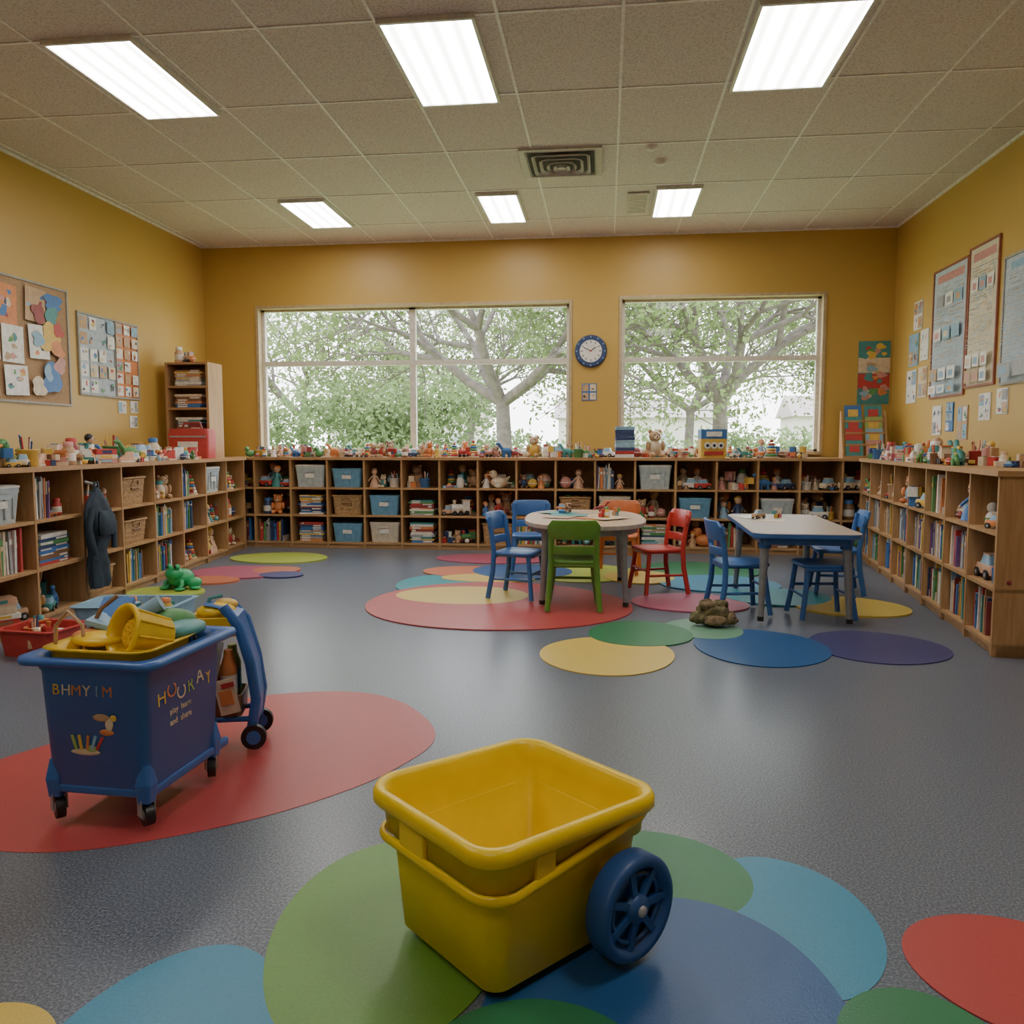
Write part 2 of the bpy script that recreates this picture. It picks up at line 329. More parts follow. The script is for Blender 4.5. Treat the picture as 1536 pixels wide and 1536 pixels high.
def t_duck(mb,T,s):
    mb.T=T@Matrix.Scale(s,4); c=rnd.choice(['yellow','orange','green','white','cream'])
    mb.sph((0,0,.28),(.42,.28,.28),c); mb.sph((-.28,0,.66),(.2,.19,.2),c); mb.cyl((-.44,0,.64),(-.6,0,.62),.07,'orange',.03,8); mb.cyl((.3,0,.36),(.52,0,.55),.14,c,.03,8)
    for q in (-1,1): mb.sph((-.38,q*.14,.72),.03,'black',6,4)
def t_pot(mb,T,s):
    mb.T=T@Matrix.Scale(s,4); c=c_()
    mb.lathe([(.26,0),(.3,.05),(.3,.5),(.33,.52),(.33,.56),(.27,.56),(.26,.1)],c,n=14,cap1=True)
    for i in range(7):
        a=rnd.uniform(0,6.28); mb.cyl((.1*math.cos(a),.1*math.sin(a),.12),(.22*math.cos(a),.22*math.sin(a),rnd.uniform(.75,1.05)),.03,c_(),n=6)
def t_jar(mb,T,s):
    mb.T=T@Matrix.Scale(s,4); mb.lathe([(.22,0),(.25,.04),(.25,.55),(.16,.68),(.16,.72)],c_(),n=12); mb.lathe([(.18,.7),(.18,.86),(.12,.88)],c_(),n=12); mb.lathe([(.253,.15),(.253,.45)],'white',n=12,cap0=False,cap1=False)
def t_train(mb,T,s):
    mb.T=T@Matrix.Scale(s,4); c=c_(); d=c_()
    mb.box((0,0,.2),(1,.36,.12),d); mb.cyl((-.45,0,.42),(.12,0,.42),.17,c,n=12); mb.box((.3,0,.5),(.34,.36,.5),c); mb.box((.3,0,.78),(.42,.44,.06),d); mb.cyl((-.3,0,.55),(-.3,0,.8),.06,d,.1,8)
    for x in (-.32,0,.32):
        for y in (-.2,.2): mb.cyl((x,y-.03,.13),(x,y+.03,.13),.13,'black',n=10)
def t_ball(mb,T,s):
    mb.T=T@Matrix.Scale(s,4); mb.sph((0,0,.3),.3,c_(),14,10); mb.torus((0,0,.3),.3,.02,'white',16,5)
def t_dino(mb,T,s):
    mb.T=T@Matrix.Scale(s,4); c=rnd.choice(['green','teal','orange','blue','maroon'])
    mb.sph((0,0,.42),(.36,.2,.24),c); mb.tube([(.25,0,.42),(.5,0,.35),(.75,0,.22)],.09,c,6); mb.tube([(-.25,0,.5),(-.42,0,.72),(-.5,0,.85)],.1,c,8); mb.sph((-.58,0,.88),(.17,.11,.1),c,8,6)
    for x in (-.2,.2):
        for y in (-.13,.13): mb.cyl((x,y,.38),(x,y,0),.09,c,.07,8)
    for i in range(5): mb.cyl((-.25+i*.12,0,.6),(-.25+i*.12,0,.74),.06,'yellow',.005,5)
def t_boxes(mb,T,s):
    mb.T=T@Matrix.Scale(s,4); z=0
    for i in range(rnd.randint(1,4)):
        h=rnd.uniform(.12,.3); mb.box((0,0,z+h/2),(rnd.uniform(.7,1.0),.6,h*.96),c_(),TR(rz=rnd.uniform(-.15,.15))); mb.box((0,-.02,z+h/2),(.5,.6,h*.5),c_()); z+=h
def t_shoe(mb,T,s):
    mb.T=T@Matrix.Scale(s,4); c=c_()
    mb.loft([rrect(.95,.36,.15,4,0),rrect(.98,.38,.17,4,.08)],'white'); mb.loft([rrect(.92,.34,.15,4,.08),rrect(.86,.30,.14,4,.22),rrect(.5,.26,.12,4,.42,.18),rrect(.42,.24,.1,4,.58,.22)],c); mb.box((-.1,0,.36),(.2,.2,.03),'white',TR(ry=.5))
TOYS=[t_teddy,t_teddy,t_car,t_rings,t_blocks,t_doll,t_doll,t_duck,t_pot,t_jar,t_train,t_ball,t_dino,t_boxes,t_boxes,t_jar]
MIX=[t_car,t_pot,t_jar,t_train,t_dino,t_boxes,t_boxes,t_blocks,t_shoe,t_doll,t_duck,t_pot,t_shoe,t_jar]
def toys_in(mb,T,x0,x1,y0,y1,z,hmax,dens=1.0,small=1.0,kinds=None):
    x=x0
    while x<x1-.03:
        s=min(hmax*.95,rnd.uniform(.10,.19)*small); wd=s*rnd.uniform(.6,.85)
        if x+wd>x1: break
        y=rnd.uniform(y0+s*.35,max(y0+s*.36,y1-s*.3))
        rnd.choice(kinds or TOYS)(mb,T@TR(x+wd/2,y,z,rnd.uniform(-.7,.7)),s)
        if rnd.random()<.35: rnd.choice([t_car,t_ball,t_duck,t_blocks])(mb,T@TR(x+wd/2,max(y0+.05,y-s*.5),z,rnd.uniform(-1,1)),s*.5)
        x+=wd/dens+rnd.uniform(0,.02)
BK=['red','navy','blue','teal','green','cream','white','tan','lightblue','maroon','purple','orange','paper','brown','yellow','blue','grey','white']
def books_in(mb,T,x0,x1,y0,z,hmax,fill=1.0):
    mb.T=T; x=x0
    while x<x0+(x1-x0)*fill-.03:
        th=rnd.uniform(.008,.028); h=hmax*rnd.uniform(.68,.95); d=rnd.uniform(.16,.24); yy=y0+rnd.uniform(0,.03); c=rnd.choice(BK)
        L=TR(x+th/2,yy+d/2,z+h/2,ry=rnd.uniform(-.03,.05))
        mb.box((0,0,0),(th,d,h),c,L); mb.box((0,.004,.0),(th*.75,d,h+.004),'paper',TR(x+th/2,yy+d/2+.004,z+h/2-.004))
        if rnd.random()<.5: mb.box((0,-d/2-.0008,h*.25),(th*.8,.0015,h*.12),rnd.choice(['white','yellow','cream','black']),L)
        x+=th+rnd.uniform(.001,.006)
def stack_in(mb,T,x0,x1,y0,z,hmax):
    mb.T=T; zz=z; w=(x1-x0)*.75
    while zz<z+hmax*rnd.uniform(.5,.9):
        th=rnd.uniform(.012,.03); mb.box((0,0,0),(w*rnd.uniform(.8,1),.22,th*.95),rnd.choice(BK),TR((x0+x1)/2,y0+.13,zz+th/2,rnd.uniform(-.06,.06))); mb.box((0,0,0),(w*.78,.215,th*.6),'paper',TR((x0+x1)/2,y0+.128,zz+th/2)); zz+=th
BINB=plain('bin_blue_plastic',(.15,.34,.52),.4); BINC=plain('bin_clear_plastic',(.48,.55,.58),.25); BINW=plain('bin_offwhite',(.62,.56,.45),.5); BINN=plain('bin_navy',(.05,.09,.22),.45)
WICK=plain('wicker_weave',PAL['wicker'],.7,var=.45,scale=70,bump=.6)
def bin_(T,w,d,h,mat,name='storage_bin',lid=False):
    mb=MB(); mb.T=T
    mb.loft([rrect(w*.86,d*.88,.02,3,0),rrect(w*.97,d*.97,.025,3,h-.03),rrect(w,d,.03,3,h-.03),rrect(w,d,.03,3,h),rrect(w-.03,d-.03,.02,3,h),rrect(w*.84,d*.86,.015,3,.01)],mat,smooth=False)
    for k in range(4): x=-w*.3+k*w*.2; mb.box((x,-d*.475,h*.42),(.008,.012,h*.6),mat)
    mb.box((0,-d/2-.004,h-.05),(w*.35,.012,.03),mat)
    if lid: mb.loft([rrect(w*1.02,d*1.02,.03,3,h+.0005),rrect(w*1.02,d*1.02,.03,3,h+.012),rrect(w*.9,d*.9,.03,3,h+.018)],'white',smooth=False)
    mb.box((0,-d*.49-.002,h*.55),(w*.3,.004,h*.2),'paper')
    return mb.obj(name)
def basket_(T,w,d,h,mat=None):
    mb=MB(); mb.T=T; mat=mat or WICK
    rings=[]; n=9
    for i in range(n+1):
        k=i/n; e=.004 if i%2 else 0
        rings.append(rrect(w*(.88+.1*k)+e,d*(.88+.1*k)+e,.03,3,h*k))
    rings+= [rrect(w*.9,d*.9,.02,3,h),rrect(w*.82,d*.82,.02,3,.02)]
    mb.loft(rings,mat,smooth=False); mb.tube(rrect(w,d,.03,3,h),.01,mat,6,closed=True)
    for q in (-1,1): mb.tube([(q*.06,-d*.49,h*.75),(q*.04,-d*.5-.01,h*.9),(0,-d*.5-.012,h*.92)],.006,mat,5)
    mb.tube([(-.06,-d*.5,h*.6),(.06,-d*.5,h*.6)],.008,'brown',5)
    for i in range(5): t_ball(mb,T@TR(rnd.uniform(-w*.3,w*.3),rnd.uniform(-d*.25,d*.25),h*.7),rnd.uniform(.1,.16))
    return mb.obj('wicker_basket')
# ------------------------------------------------------------------ shelves
SH=1.02
def shelf(name,T,L,ncol,D,rows,types):
    mb=MB(); mb.T=T
    zb=.07; zs=[zb+ (SH-.03-zb)*r/rows for r in range(rows+1)]
    mb.b2(-.02,L+.02,-.02,D,SH-.03,SH,OAK)
    mb.b2(0,L,.02,D-.03,0.001,zb-.02,OAK)
    for r in range(rows): mb.b2(0,L,0,D-.02,zs[r]-.02,zs[r],OAK)
    mb.b2(0,L,D-.02,D-.003,0.001,SH-.03,OAKB)
    cw=L/ncol
    for i in range(ncol+1):
        x=i*cw; a=max(0,x-.011); b=min(L,x+.011)
        if i in (0,ncol): a,b=(0,.025) if i==0 else (L-.025,L)
        mb.b2(a,b,-.003,D-.02,.001,SH-.03,OAKV)
    mb.obj(name)
    bk=MB(); ty=MB(); hh=zs[1]-zs[0]-.02
    for i in range(ncol):
        for r in range(rows):
            x0=i*cw+.02; x1=(i+1)*cw-.02; z=zs[r]+.001
            k=types(i,rows-1-r)
            if k=='B': books_in(bk,T,x0,x1,.03,z,hh,rnd.uniform(.6,1))
            elif k=='S': stack_in(bk,T,x0,x1,.03,z,hh)
            elif k in 'bcwn': bin_(T@TR((x0+x1)/2,.19,z),(x1-x0)*.9 if x1-x0<.45 else .4,.32,hh*rnd.uniform(.68,.85),{'b':BINB,'c':BINC,'w':BINW,'n':BINN}[k],lid=(k=='c'))
            elif k=='k': basket_(T@TR((x0+x1)/2,.19,z),(x1-x0)*.9 if x1-x0<.45 else .4,.32,hh*rnd.uniform(.62,.8))
            elif k=='M':
                books_in(bk,T,x0,(x0+x1)/2,.03,z,hh); toys_in(ty,T,(x0+x1)/2,x1,.02,.2,z,hh,1.1,1.25)
            elif k=='-': pass
            else:
                toys_in(ty,T,x0,x1,.02,.18,z,hh,1.15,1.25)
                toys_in(ty,T,x0,x1,.2,.38,z,hh,1.1,1.5)
    if bk.v: bk.obj('shelf_books')
    if ty.v: ty.obj('shelf_toys')
TB=TR(-4.36,8.62,0); 
def tyB(i,r):
    m={0:'TTB',1:'TTB',2:'cSS',3:'bkb',4:'Tbw',5:'TSS',6:'TTT',7:'TTk',8:'TSB',9:'TkT',10:'MwT',11:'cTS',12:'TbT',13:'TTB',14:'TcS',15:'TTk',16:'TTT'}
    return m.get(i,'TTT')[r]
shelf('storage_shelf',TB,7.22,17,.5,3,tyB)
def frameM(p,q):
    ex=Vector((q[0]-p[0],q[1]-p[1],0)); L=ex.length; ex.normalize(); ey=Vector((-ex.y,ex.x,0))
    return Matrix(((ex.x,ey.x,0,p[0]),(ex.y,ey.y,0,p[1]),(0,0,1,0),(0,0,0,1))),L
TL,LL=frameM((-3.42,3.5),(-3.995,8.5))
def tyL(i,r):
    m={0:'TTT',1:'cBT',2:'MST',3:'T-k',4:'kkB',5:'TBB',6:'MBT',7:'cTT',8:'TTT'}
    return m.get(i,'TBT')[r]
shelf('storage_shelf',TL,LL,9,.6,3,tyL)
TRt,LR=frameM((2.58,8.5),(2.11,4.58))
def tyR(i,r):
    m={0:'TBB',1:'TBB',2:'TMB',3:'TBB',4:'TBB',5:'MBB',6:'TBB',7:'TTB'}
    return m.get(i,'TBB')[r]
shelf('storage_shelf',TRt,LR,8,.45,3,tyR)
ty=MB()
for a,b in ((.3,3.42),(3.75,4.4),(5.05,5.28),(5.68,6.5)): toys_in(ty,TB,a,b,.02,.2,SH+.001,.2,1.2,.95)
toys_in(ty,TB,.3,6.3,.28,.45,SH+.001,.2,1.0,1.0); ty.obj('counter_toys')
ty=MB(); toys_in(ty,TL,.0,4.1,.02,.25,SH+.001,.25,1.2,1.05,MIX); toys_in(ty,TL,.0,4.0,.25,.5,SH+.001,.25,.95,1.25,MIX); ty.obj('counter_toys')
ty=MB(); toys_in(ty,TRt,.1,2.9,.02,.2,SH+.001,.22,1.1,1,MIX); toys_in(ty,TRt,.1,3.3,.2,.4,SH+.001,.22,.95,1); ty.obj('counter_toys')
# tall corner bookcase on counter
mb=MB(); X0,X1,Ya,Yb2,Z0,Z1=-4.66,-4.18,8.1,8.42,SH+.001,2.03
mb.b2(X0,X0+.025,Ya,Yb2,Z0,Z1,OAKV); mb.b2(X1-.025,X1,Ya,Yb2,Z0,Z1,OAKV); mb.b2(X0+.025,X1-.025,Yb2-.015,Yb2,Z0,Z1-.002,OAKB)
lv=[Z0,Z0+.27,Z0+.51,Z0+.74,Z1-.022]
for z in lv: mb.b2(X0+.024,X1-.024,Ya+.002,Yb2-.012,z,z+.022,OAK)
mb.obj('tall_bookcase')
bk=MB(); 
for z in lv[1:4]: stack_in(bk,I4,X0+.03,X1-.03,Ya+.01,z+.023,.17)
bk.obj('bookcase_books')
ty=MB(); toys_in(ty,I4,X0+.05,X1-.03,Ya+.02,Ya+.2,Z1+.004,.2,1.2,1.1); ty.obj('bookcase_toys')
mb=MB(); mb.T=TR(-4.2,7.78,SH+.001,.1)
mb.loft([rrect(.40,.22,.03,3,0),rrect(.42,.24,.03,3,.24),rrect(.40,.22,.04,3,.30)],'red'); mb.tube([(-.1,0,.3),(-.08,0,.36),(.08,0,.36),(.1,0,.3)],.012,'maroon'); mb.box((0,-.124,.12),(.2,.01,.1),'white'); mb.box((0,-.122,.22),(.36,.01,.015),'grey')
mb.obj('red_toy_case')
# ------------------------------------------------------------------ floor mats
MC=dict(red=(.45,.065,.065),green=(.13,.29,.05),yellow=(.66,.48,.10),blue=(.022,.095,.26),purple=(.05,.05,.16),dkgreen=(.03,.19,.08),lblue=(.045,.25,.40),pale=(.16,.33,.22),pink=(.42,.10,.16),lime=(.42,.50,.08),orange=(.55,.17,.08),teal=(.02,.26,.30))
zc=[.0006]
def matm(c): return plain('mat_'+c,MC[c],.36,var=.07,scale=200,bump=.1)
def fmat(cx,cy,rx,ry,c,rz=0):
    pts=[]
    for i in range(64):
        a=2*pi*i/64; w=1+.025*math.sin(2*a+cx*5)+.02*math.sin(3*a+cy*7)
        x=rx*w*math.cos(a); y=ry*w*math.sin(a); pts.append((cx+x*math.cos(rz)-y*math.sin(rz),cy+x*math.sin(rz)+y*math.cos(rz)))
    outl(pts,c)
def outl(pts,c):
    mb=MB(); z=zc[0]; zc[0]+=.0004
    mb.loft([[(x,y,.0003) for x,y in pts],[(x,y,z+.001) for x,y in pts]],matm(c),cap0=False,smooth=False)
    mb.obj('round_floor_mat')
def spline(P_,n=8):
    out=[];N=len(P_)
    for i in range(N):
        p0,p1,p2,p3=[Vector(P_[(i+k-1)%N]) for k in range(4)]
        for j in range(n):
            t=j/n; out.append(tuple(.5*((2*p1)+(p2-p0)*t+(2*p0-5*p1+4*p2-p3)*t*t+(3*p1-p0-3*p2+p3)*t**3)))
    return out
blob=[(-1.59,3.45),(-1.20,3.57),(-.92,3.46),(-.72,3.2),(-.66,2.98),(-.72,2.76),(-.84,2.54),(-1.06,2.30),(-1.36,2.10),(-1.60,2.02),(-1.85,2.04),(-2.1,2.2),(-2.24,2.5),(-2.12,2.82),(-1.93,3.12)]
outl(spline(blob[::-1])[::-1],'red')
for a in [(.46,1.94,.2,.30,'lblue'),(.12,2.1,.27,.25,'dkgreen'),(-.85,1.35,.22,.33,'lblue'),(-.5,1.8,.29,.42,'green'),(.14,1.55,.37,.45,'blue'),(.92,1.79,.24,.215,'red'),(.63,1.5,.17,.2,'dkgreen'),(-1.2,1.27,.17,.17,'yellow'),(-.12,1.32,.26,.25,'dkgreen'),
 (.02,4.38,.37,.41,'yellow'),(1.56,4.73,.37,.39,'purple'),(.89,4.65,.385,.42,'blue'),(.62,5.07,.24,.28,'pale'),(.22,4.9,.31,.34,'dkgreen'),
 (-.2,7.2,.5,.5,'lime'),(-1.35,6.5,.38,.45,'teal'),(-.78,5.72,.95,.88,'red'),(-1.08,6.0,.5,.37,'yellow'),(-1.1,8.0,.6,.35,'pink'),(-1.2,7.15,.45,.32,'orange'),(-1.0,6.8,.4,.22,'yellow'),(-.75,7.2,.45,.42,'blue'),
 (.62,5.9,.42,.35,'pink'),(.85,7.45,.55,.5,'dkgreen'),(.95,6.75,.5,.4,'lblue'),(.3,7.0,.3,.35,'yellow'),(1.75,5.88,.38,.36,'yellow'),(1.3,6.2,.4,.35,'teal'),
 (-3.3,7.78,.49,.38,'lime'),(-3.3,6.85,.42,.36,'pink'),(-3.0,7.0,.22,.2,'orange'),(-2.85,6.75,.2,.16,'purple'),(-3.42,5.85,.3,.24,'lime'),(-3.35,6.4,.25,.2,'orange')]:
    fmat(*a)
MZ=zc[0]+.002
# ------------------------------------------------------------------ tables
LEG=plain('table_leg_grey',(.27,.28,.30),.35,metal=.3); TTOP=wood('maple_laminate',(.46,.31,.20),(.55,.39,.26),'Y',.4); TT2=plain('grey_laminate',(.41,.34,.28),.38,var=.05); BLU=plain('chair_blue',(.04,.135,.38),.35,var=.06)
def table(T,w,l,shape,top,edge,legs):
    e=empty('activity_table'); mb=MB(); mb.T=T; h=.6
    def ring(k,z):
        if shape=='oval':
            return [( (w/2+k)*math.copysign(abs(math.cos(a))**.75,math.cos(a)),(l/2+k)*math.copysign(abs(math.sin(a))**.75,math.sin(a)),z) for a in [2*pi*i/56 for i in range(56)]]
        return rrect(w+2*k,l+2*k,.1+k,8,z)
    mb.loft([ring(-.01,h-.036),ring(0,h-.03),ring(0,h-.004)],edge,smooth=False,cap1=False); mb.loft([ring(0,h-.004),ring(-.006,h)],top,cap0=False,smooth=False)
    mb.obj('tabletop',e)
    mb=MB(); mb.T=T
    mb.loft([ring(-.06,h-.08),ring(-.06,h-.037)],edge if shape!='oval' else LEG,smooth=False)
    for i,(x,y) in enumerate(legs):
        mb.cyl((x*1.04,y*1.03,MZ+.025),(x*.95,y*.97,h-.04),.019,LEG,.030,12); mb.cyl((x*1.04,y*1.03,MZ),(x*1.04,y*1.03,MZ+.03),.022,'black',.021,10)
        mb.cyl((x*.95,y*.97,h-.11),(x*.95,y*.97,h-.04),.038,edge if shape!='oval' else LEG,n=12)
    mb.obj('legs',e); return e
table(TR(-.16,6.22,0,.05),.92,1.42,'oval',TTOP,plain('table_edge_grey',(.42,.38,.35),.4),[(-.30,-.52),(.27,-.56),(.30,.5),(-.32,.5)])
table(TR(1.30,5.92,0,-.03),.68,1.48,'rect',TT2,BLU,[(-.26,-.62),(.27,-.62),(.27,.6),(-.26,.6)])
def chair(x,y,rz,cname,name='child_chair',hs=.36,stool=False):
    col={'blue':BLU,'green':plain('chair_green',(.12,.30,.045),.35,var=.06),'red':plain('chair_red',(.50,.045,.035),.35,var=.06),'orange':plain('chair_orange',(.62,.17,.05),.35,var=.06)}[cname]
    e=empty(name); T=TR(x,y,0,rz)
    mb=MB(); mb.T=T
    rg=[rrect(.30,.29,.06,6,hs-.03),rrect(.335,.325,.07,6,hs-.018),rrect(.34,.33,.07,6,hs-.004),rrect(.325,.315,.065,6,hs+.003),rrect(.22,.20,.06,6,hs-.006),rrect(.05,.05,.02,6,hs-.010)]
    mb.loft(rg,col); mb.obj('seat',e)
    mb=MB(); mb.T=T
    for qx in (-1,1):
        mb.tube([(qx*.175,.155,MZ),(qx*.15,.135,hs*.5),(qx*.135,.115,hs-.02)],.018,col,8)
        if stool: mb.tube([(qx*.175,-.155,MZ),(qx*.15,-.135,hs*.5),(qx*.135,-.115,hs-.02)],.018,col,8)
        else: mb.tube([(qx*.18,-.19,MZ),(qx*.165,-.155,hs*.6),(qx*.155,-.15,hs),(qx*.155,-.165,hs+.12),(qx*.15,-.19,hs+.26)],.020,col,8)
        mb.tube([(qx*.155,.14,hs*.45),(qx*.165,-.15,hs*.45)],.010,col,6)
    mb.tube([(-.15,.135,hs*.55),(.15,.135,hs*.55)],.010,col,6)
    mb.tube([(-.145,.125,hs-.03),(.145,.125,hs-.03)],.016,col,6); mb.tube([(-.155,-.145,hs-.03),(.155,-.145,hs-.03)],.016,col,6)
    mb.obj('legs',e)
    if not stool:
        mb=MB(); mb.T=T
        def panel(z0,z1,y0,y1,hw,r,thk=.010):
            N=12; rings=[]
            for i in range(N+1):
                t=-1+2*i/N; cy=-.045*(1-t*t); xx=t*hw
                tap=max(0,abs(t)-.82)/.18; dz=r*(1-math.sqrt(max(0,1-tap*tap)))
                a0,a1=z0+dz,z1-dz
                rings.append([(xx,y0+cy-thk,a0),(xx,y0+cy+thk,a0),(xx,y1+cy+thk,a1),(xx,y1+cy-thk,a1)])
            mb.loft(rings,col)
        panel(hs+.155,hs+.29,-.17,-.195,.18,.04); panel(hs+.05,hs+.11,-.15,-.158,.165,.015)
        mb.obj('backrest',e,bevel=.004)
    return e
chair(-.64,5.98,-pi/2-.25,'blue'); chair(-.66,7.12,pi+.1,'blue'); chair(-.22,5.62,.05,'green'); chair(.40,6.30,pi/2+.35,'red'); chair(.12,7.2,pi-.1,'orange')
chair(.93,5.62,-pi/2+.15,'blue'); chair(1.78,6.45,pi/2-.1,'blue'); chair(1.44,5.50,.1,'blue','child_stool',.38,True)
mb=MB()
for i in range(7): mb.box((0,0,0),(.21,.29,.0012),rnd.choice(['cream','white','tan','yellow','orange','teal']),TR(rnd.uniform(-.4,.08),rnd.uniform(5.85,6.7),.6016+i*.0014,rnd.uniform(0,3)))
mb.obj('loose_papers')
mb=MB()
for k in (t_car,t_blocks,t_jar,t_dino,t_train,t_blocks,t_boxes): k(mb,TR(rnd.uniform(-.4,.15),rnd.uniform(5.9,6.7),.612,rnd.uniform(0,6)),.09)
mb.obj('table_toys')
mb=MB(); mb.box((0,0,0),(.20,.26,.0012),'cream',TR(1.22,6.1,.602,-.3)); mb.box((0,0,0),(.20,.26,.0012),'paper',TR(1.12,6.35,.6035,.3)); mb.obj('loose_papers')
mb=MB(); t_car(mb,TR(1.15,6.2,.604,.5),.1); t_blocks(mb,TR(1.3,6.3,.604,.5),.08); mb.obj('table_toys')
# ------------------------------------------------------------------ plush pile, frog
mb=MB(); T=TR(.70,5.18,MZ,0,.9); mb.T=T; PB=plain('plush_olive',(.13,.11,.05),.9,var=.55,scale=30,bump=.6); PG=plain('plush_brown',(.17,.12,.065),.9,var=.5,scale=30,bump=.6)
def lump(c,r,mat,seed):
    q=random.Random(seed); ph_=[q.uniform(0,6.28) for _ in range(4)]; n,m=20,12; rings=[]
    for i in range(m+1):
        t=max(.03,min(pi-.03,pi*i/m)); row=[]
        for j in range(n):
            a=2*pi*j/n; k=1+.12*math.sin(3*a+ph_[0]+2*t)+.09*math.sin(5*a+ph_[1]-3*t)+.07*math.sin(4*t+ph_[2])
            row.append((c[0]+r[0]*k*math.sin(t)*math.cos(a),c[1]+r[1]*k*math.sin(t)*math.sin(a),max(.001,c[2]-r[2]*k*math.cos(t))))
        rings.append(row)
    mb.loft(rings,mat)
lump((0,0,.07),(.12,.10,.07),PB,1); lump((-.05,-.02,.13),(.06,.06,.045),PG,2); lump((.10,-.04,.045),(.06,.06,.045),PG,3); lump((-.11,-.03,.045),(.06,.06,.045),PB,4); lump((.04,.02,.13),(.06,.05,.035),PB,5); lump((.0,-.09,.035),(.09,.05,.035),PG,6)
mb.sph((.13,-.09,.06),.008,'black',6,4)
mb.obj('plush_turtle')
mb=MB(); mb.T=TR(-3.36,5.98,MZ,-.3,.9); G=plain('frog_green',(.03,.36,.13),.35)
mb.sph((0,0,.09),(.1,.12,.085),G,14,10); mb.sph((0,-.08,.14),(.085,.075,.06),G)
for q in (-1,1):
    mb.sph((q*.045,-.09,.2),.028,G,8,6); mb.sph((q*.048,-.115,.205),.013,'black',6,5); mb.sph((q*.11,.04,.05),(.05,.08,.05),G,8,6); mb.sph((q*.09,-.11,.015),(.04,.05,.015),G,8,6); mb.sph((q*.16,.0,.015),(.05,.045,.015),G,8,6)
    mb.tube([(q*.06,-.06,.09),(q*.1,-.09,.05),(q*.09,-.11,.02)],.018,G,6)
mb.obj('toy_frog')
def tub(x,y,rz,w,d,h,mat,n):
    mb=MB(); T=TR(x,y,.001,rz); mb.T=T
    mb.loft([rrect(w*.9,d*.88,.04,4,0),rrect(w,d,.05,4,h-.01),rrect(w+.03,d+.03,.05,4,h-.005),rrect(w+.03,d+.03,.05,4,h),rrect(w-.03,d-.03,.04,4,h),rrect(w*.85,d*.8,.03,4,.02)],P(mat),smooth=False)
    for i in range(n): rnd.choice(MIX)(mb,T@TR(rnd.uniform(-w*.34,w*.34),rnd.uniform(-d*.25,d*.25),h*.35,rnd.uniform(0,6)),rnd.uniform(.10,.16))
    mb.obj('toy_tub')
tub(-2.95,4.70,.1,.62,.40,.17,'lightblue',10); tub(-3.12,4.08,-.1,.36,.30,.15,'red',6)
# dark backpack/jacket hanging on the shelf front
mb=MB(); mb.T=TL@TR(1.72,-.075,0); NB=plain('bag_fabric_navy',(.028,.045,.065),.85,var=.3,scale=12,bump=.5)
def fold(w,d,z,k,cx=0):
    return [(cx+(w/2)*(1+k*.16*math.sin(7*a+z*9))*math.cos(a),(d/2)*(1+k*.25*math.sin(6*a+z*14))*math.sin(a),z) for a in [2*pi*i/40 for i in range(40)]]
mb.loft([fold(.21,.08,.16,1),fold(.23,.10,.20,1,.01),fold(.22,.10,.32,1,.0),fold(.17,.09,.42,.8,-.01),fold(.23,.11,.50,.8,.01),fold(.28,.13,.60,.7,.015),fold(.29,.13,.68,.5,.01),fold(.22,.10,.76,.4),fold(.09,.07,.82,.3),fold(.03,.03,.86,0)],NB)
mb.loft([rrect(.17,.04,.03,4,.53,0,-.06),rrect(.19,.06,.04,4,.56,0,-.065),rrect(.19,.06,.04,4,.66,0,-.065),rrect(.15,.03,.02,4,.70,0,-.055)],NB)
mb.tube([(.10,-.02,.72),(.17,-.03,.6),(.14,-.04,.42)],.02,NB); mb.tube([(-.10,-.02,.72),(-.17,-.03,.58),(-.12,-.04,.40)],.02,NB)
mb.tube([(-.03,0,.83),(-.02,0,.90),(.02,0,.90),(.03,0,.83)],.008,NB)
mb.cyl((0,0,.88),(0,.075,.90),.01,'grey')
mb.obj('hanging_backpack')
